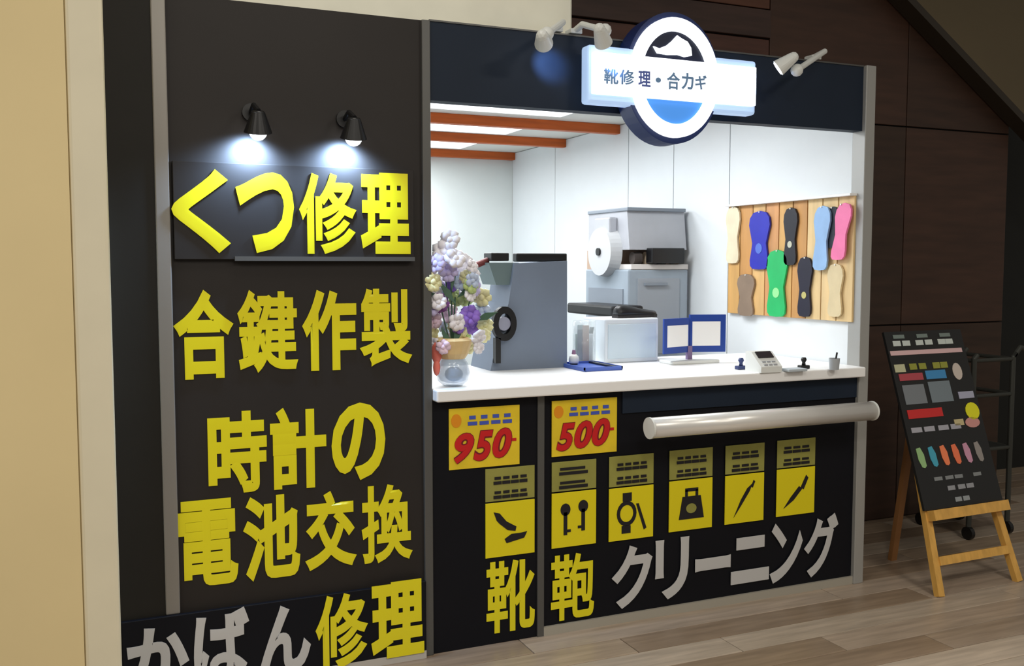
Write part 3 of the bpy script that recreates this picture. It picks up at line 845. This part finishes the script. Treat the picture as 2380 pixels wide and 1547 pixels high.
# ------------------------------------------------------------------ display board with insoles on the right inner wall
XB = XR - 0.02
ya_, yb_ = onX(1692, 600, XB).y, onX(1984, 600, XB).y
zt, zl_ = onX(1840, 468, XB).z, onX(1840, 738, XB).z
bd = thing('display_board', 'tan slatted display board on the right inner wall', 'display board', (XR, ya_, zl_))
MB().box(XR - 0.008, XR, yb_, ya_, zl_, zt).done('backing', mat('board_back', (150, 108, 60), 0.7), bd)
TAN = [mat('tan_slat_%d' % i, c, 0.55, noise=0.12, nscale=3, stretch=(8, 8, 1)) for i, c in enumerate([(206, 160, 96), (196, 144, 84), (214, 172, 112), (204, 148, 96), (222, 192, 140)])]
ns = 9
for k in range(ns):
    a = ya_ + (yb_ - ya_) * k / ns
    b = ya_ + (yb_ - ya_) * (k + 1) / ns
    MB().box(XB, XR - 0.008, b + 0.003, a - 0.003, zl_, zt, 0.002).done('slat', TAN[k % 4 if k < 6 else 4], bd)
MB().box(XB - 0.03, XR, yb_, ya_, zt, zt + 0.012, 0.002).done('top_rail', mat('rail_white', (244, 244, 244), 0.4), bd)
ins = [((1690, 480, 1722, 612), (226, 214, 184), 'cream', 'cream insole at the upper left of the display board'),
       ((1744, 490, 1792, 626), (34, 40, 172), 'blue', 'bright blue insole on the display board'),
       ((1784, 580, 1832, 736), (28, 178, 98), 'green', 'green insole in the lower row of the display board'),
       ((1824, 482, 1856, 616), (20, 22, 34), 'black', 'black insole in the upper row, above the green and lower black insoles'),
       ((1856, 596, 1890, 736), (18, 16, 40), 'black2', 'black insole in the lower row, right of the green insole'),
       ((1892, 478, 1932, 628), (146, 182, 224), 'sky', 'pale blue insole on the display board'),
       ((1922, 480, 1950, 576), (14, 24, 40), 'ink', 'dark insole half hidden between the pale blue and pink insoles'),
       ((1936, 472, 1980, 604), (240, 122, 172), 'pink', 'pink insole at the upper right of the display board'),
       ((1716, 636, 1756, 734), (136, 116, 98), 'taupe', 'taupe insole in the lower row, left of the green insole'),
       ((1926, 612, 1962, 736), (214, 196, 156), 'straw', 'straw coloured insole at the lower right of the display board')]
for k, (bb, c3, nm, lab) in enumerate(ins):
    XI = XB - 0.004 - (0.012 if nm in ('sky', 'pink') else 0.0)
    cxp, cyp = (bb[0] + bb[2]) / 2, (bb[1] + bb[3]) / 2
    y0, y1 = onX(bb[0], cyp, XI).y, onX(bb[2], cyp, XI).y
    z1, z0 = onX(cxp, bb[1], XI).z, onX(cxp, bb[3], XI).z
    t = thing('insole', lab, 'insole', (XI, (y0 + y1) / 2, z0), 'insoles on the display board')
    half = [(0, 0.0), (.30, .01), (.42, .06), (.44, .16), (.38, .30), (.33, .45), (.42, .62), (.50, .76), (.46, .88), (.30, .97), (0, 1.0)]
    lean = {'pink': 0.35, 'ink': 0.2, 'sky': 0.12}.get(nm, 0.0)
    out = [(u, v) for u, v in half] + [(-u, v) for u, v in half[-2:0:-1]]
    ym, yw = (y0 + y1) / 2, abs(y1 - y0)
    MB().prism([(XI, ym - (u * (1 - abs(lean) * .5) + lean * (v - .5)) * yw, z0 + v * (z1 - z0)) for u, v in out], (-0.010, 0, 0)).done('sole_shape', mat('insole_' + nm, c3, 0.55, noise=0.08, nscale=12), t)
    if nm in ('black', 'black2', 'green', 'blue'):
        v = 0.36
        MB().cyl((XI - 0.010, ym, z0 + v * (z1 - z0)), (XI - 0.012, ym, z0 + v * (z1 - z0)), yw * 0.16, n=16).done('sticker', mat('sticker_' + nm, {'black': (190, 190, 170), 'black2': (186, 178, 110), 'green': (150, 226, 150), 'blue': (80, 110, 200)}[nm], 0.5), t)
    MB().cyl((XI, ym, z1 - 0.006), (XI - 0.014, ym, z1 - 0.006), 0.004, n=10).done('hook', CHROME, t)

# ------------------------------------------------------------------ easel sign
A, B = onZ(2190, 1388), onZ(2372, 1352)
e = (B - A)
Wd = e.length
e.normalize()
bk = Vector((-e.y, e.x, 0))
if bk.y < 0:
    bk = -bk
TL = math.tan(0.33)
LW = mat('easel_pine', (218, 168, 84), 0.5, noise=0.14, nscale=6, stretch=(6, 6, 1))


def EP(u, z, o=0.0):
    """point on the tilted easel plane: u metres along the feet, z height, o out towards the viewer"""
    nrm = Vector((-bk.x, -bk.y, TL)).normalized()
    return A + e * u + bk * (z * TL) + Vector((0, 0, z)) + nrm * o


def bar(mb, p, q, hw, d0, d1):
    """slat between (u,z) p and q on the easel plane, half width hw, from offset d0 to d1"""
    dx, dz = q[0] - p[0], q[1] - p[1]
    L = math.hypot(dx, dz)
    nx, nz = -dz / L * hw, dx / L * hw
    f = [EP(p[0] + nx, p[1] + nz, d1), EP(p[0] - nx, p[1] - nz, d1), EP(q[0] - nx, q[1] - nz, d1), EP(q[0] + nx, q[1] + nz, d1)]
    g = [EP(p[0] + nx, p[1] + nz, d0), EP(p[0] - nx, p[1] - nz, d0), EP(q[0] - nx, q[1] - nz, d0), EP(q[0] + nx, q[1] + nz, d0)]
    mb.prism(f, g[0] - f[0])
    return mb


ez = thing('easel', 'pale wooden easel holding the black menu board', 'easel', (A + e * Wd / 2))
zR = 0.335
for u0, u1, zt_ in ((0.0, 0.10, 1.08), (Wd, Wd - 0.10, 1.08)):
    bar(MB(), (u0, 0.004), (u1, zt_), 0.018, -0.028, 0.0).done('leg', LW, ez)
bar(MB(), (0.02, zR + 0.0), (Wd - 0.0, zR + 0.0), 0.022, -0.01, 0.045).done('ledge', LW, ez)
bar(MB(), (0.03, 0.145), (Wd - 0.025, 0.145), 0.018, -0.022, 0.006).done('crossbar', LW, ez)
bar(MB(), (0.08, 1.0), (Wd - 0.08, 1.0), 0.02, -0.03, -0.004).done('top_bar', LW, ez)
foot = onZ(2078, 1302)
top = EP(Wd / 2, 1.0, -0.03)
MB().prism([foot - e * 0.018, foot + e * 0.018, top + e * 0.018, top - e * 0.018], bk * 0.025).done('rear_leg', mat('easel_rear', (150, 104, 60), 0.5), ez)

zb_, ztp = zR + 0.024, 1.15
bo = thing('menu_board', 'black printed menu board leaning on the wooden easel', 'sign board', EP(Wd / 2, zb_, 0.01))
fp = [EP(0.0, zb_, 0.014), EP(Wd, zb_, 0.014), EP(Wd, ztp, 0.014), EP(0.0, ztp, 0.014)]
BB = MB().prism(fp, EP(0, zb_, 0.001) - fp[0]).done('board', mat('board_black', (26, 27, 28), 0.45), bo)


def pr(name, rgb, u0, v0, u1, v1, shp=None):
    """flat print on the board: u across, v down, both 0..1"""
    Wb, Hb = Wd, ztp - zb_

    def Q(u, v):
        return EP(u * Wb, ztp - v * Hb, 0.0165)
    if shp:
        poly = [Q((u0 + u1) / 2 + (u1 - u0) / 2 * a, (v0 + v1) / 2 + (v1 - v0) / 2 * b) for a, b in shp]
    else:
        poly = [Q(u0, v0), Q(u1, v0), Q(u1, v1), Q(u0, v1)]
    MB().prism(poly, (EP(0, zb_, 0.0145) - EP(0, zb_, 0.0165))).done(name, mat('print_%d_%d_%d' % rgb, rgb, 0.5), bo)


CIR = [(math.cos(2 * math.pi * i / 16), math.sin(2 * math.pi * i / 16)) for i in range(16)]
for u in (.08, .20, .37, .49, .66, .76):
    pr('title_mark', (205, 214, 210), u, .055, u + .095, .085)
for u in (.10, .40, .70):
    pr('title_mark', (120, 134, 130), u, .02, u + .14, .042)
pr('stripe', (222, 186, 188), .02, .112, .95, .138)
pr('title_mark', (196, 196, 160), .03, .19, .16, .235)
for u in (.22, .34, .52, .62):
    pr('print_mark', (150, 152, 60), u, .19, u + .09, .225)
pr('price_block', (178, 74, 84), .06, .245, .36, .285)
pr('price_block', (64, 140, 196), .40, .235, .66, .285)
pr('photo', (122, 128, 134), .07, .31, .34, .42)
pr('photo', (120, 132, 140), .40, .30, .68, .42)
pr('photo', (208, 196, 186), .76, .20, .88, .30, CIR)
pr('print_mark', (172, 174, 196), .76, .37, .96, .41)
pr('burst', (232, 230, 32), .80, .435, .98, .535, CIR)
pr('burst', (210, 150, 144), .76, .52, .95, .58, CIR)
pr('red_band', (204, 44, 44), .06, .45, .50, .50)
for u in (.06, .22, .40, .56):
    pr('print_mark', (168, 168, 178), u, .55, u + .13, .578)
pr('print_mark', (200, 186, 140), .62, .525, .74, .56)
for k, c3 in enumerate([(150, 190, 130), (70, 164, 190), (244, 134, 88), (240, 122, 82), (206, 150, 176), (150, 144, 140)]):
    u = .06 + k * .148
    pr('sample', c3, u, .66, u + .085, .775, [(-1, -.9), (.2, -1), (.9, -.3), (1, .8), (.4, 1), (-.3, .9), (-.9, .2)])
for u in (.20, .34, .46, .70):
    pr('print_mark', (130, 134, 136), u, .83, u + .10, .85)
for u in (.34, .47, .58):
    pr('print_mark', (150, 152, 158), u, .885, u + .09, .91)
for u in (.40, .50):
    pr('print_mark', (150, 156, 160), u, .95, u + .08, .975)

# ------------------------------------------------------------------ dark trolley in the recess
GM = mat('trolley_grey', (66, 68, 64), 0.5, 0.3)
tx0, tx1 = onY(2262, 900, 0.30).x, onY(2352, 900, 0.30).x
ztr = onY(2300, 832, 0.30).z
t = thing('metal_trolley', 'dark grey metal trolley standing behind the menu board', 'trolley', ((tx0 + tx1) / 2, 0.45, 0))
for xx in (tx0, tx1):
    for yy in (0.30, 0.62):
        MB().tube([(xx, yy, 0.07), (xx, yy, ztr), (xx + 0.02, yy, ztr + 0.02)], 0.014).done('post', GM, t)
        MB().cyl((xx - 0.012, yy, 0.035), (xx + 0.012, yy, 0.035), 0.035, n=20).done('caster', BLACK, t)
for zc in (0.14, 0.48, ztr - 0.2, ztr - 0.01):
    for yy in (0.30, 0.62):
        MB().cyl((tx0, yy, zc), (tx1, yy, zc), 0.011, n=10).done('rail', GM, t)
    for xx in (tx0, tx1):
        MB().cyl((xx, 0.30, zc), (xx, 0.62, zc), 0.011, n=10).done('rail', GM, t)
for zc in (0.14, 0.48):
    MB().box(tx0 + 0.01, tx1 - 0.01, 0.31, 0.61, zc - 0.006, zc + 0.006).done('shelf', mat('shelf_dark', (38, 40, 38), 0.6), t)
MB().tube([(tx1, 0.30, ztr), (tx1 + 0.05, 0.30, ztr + 0.05), (tx1 + 0.10, 0.30, ztr + 0.04)], 0.014).done('push_handle', GM, t)
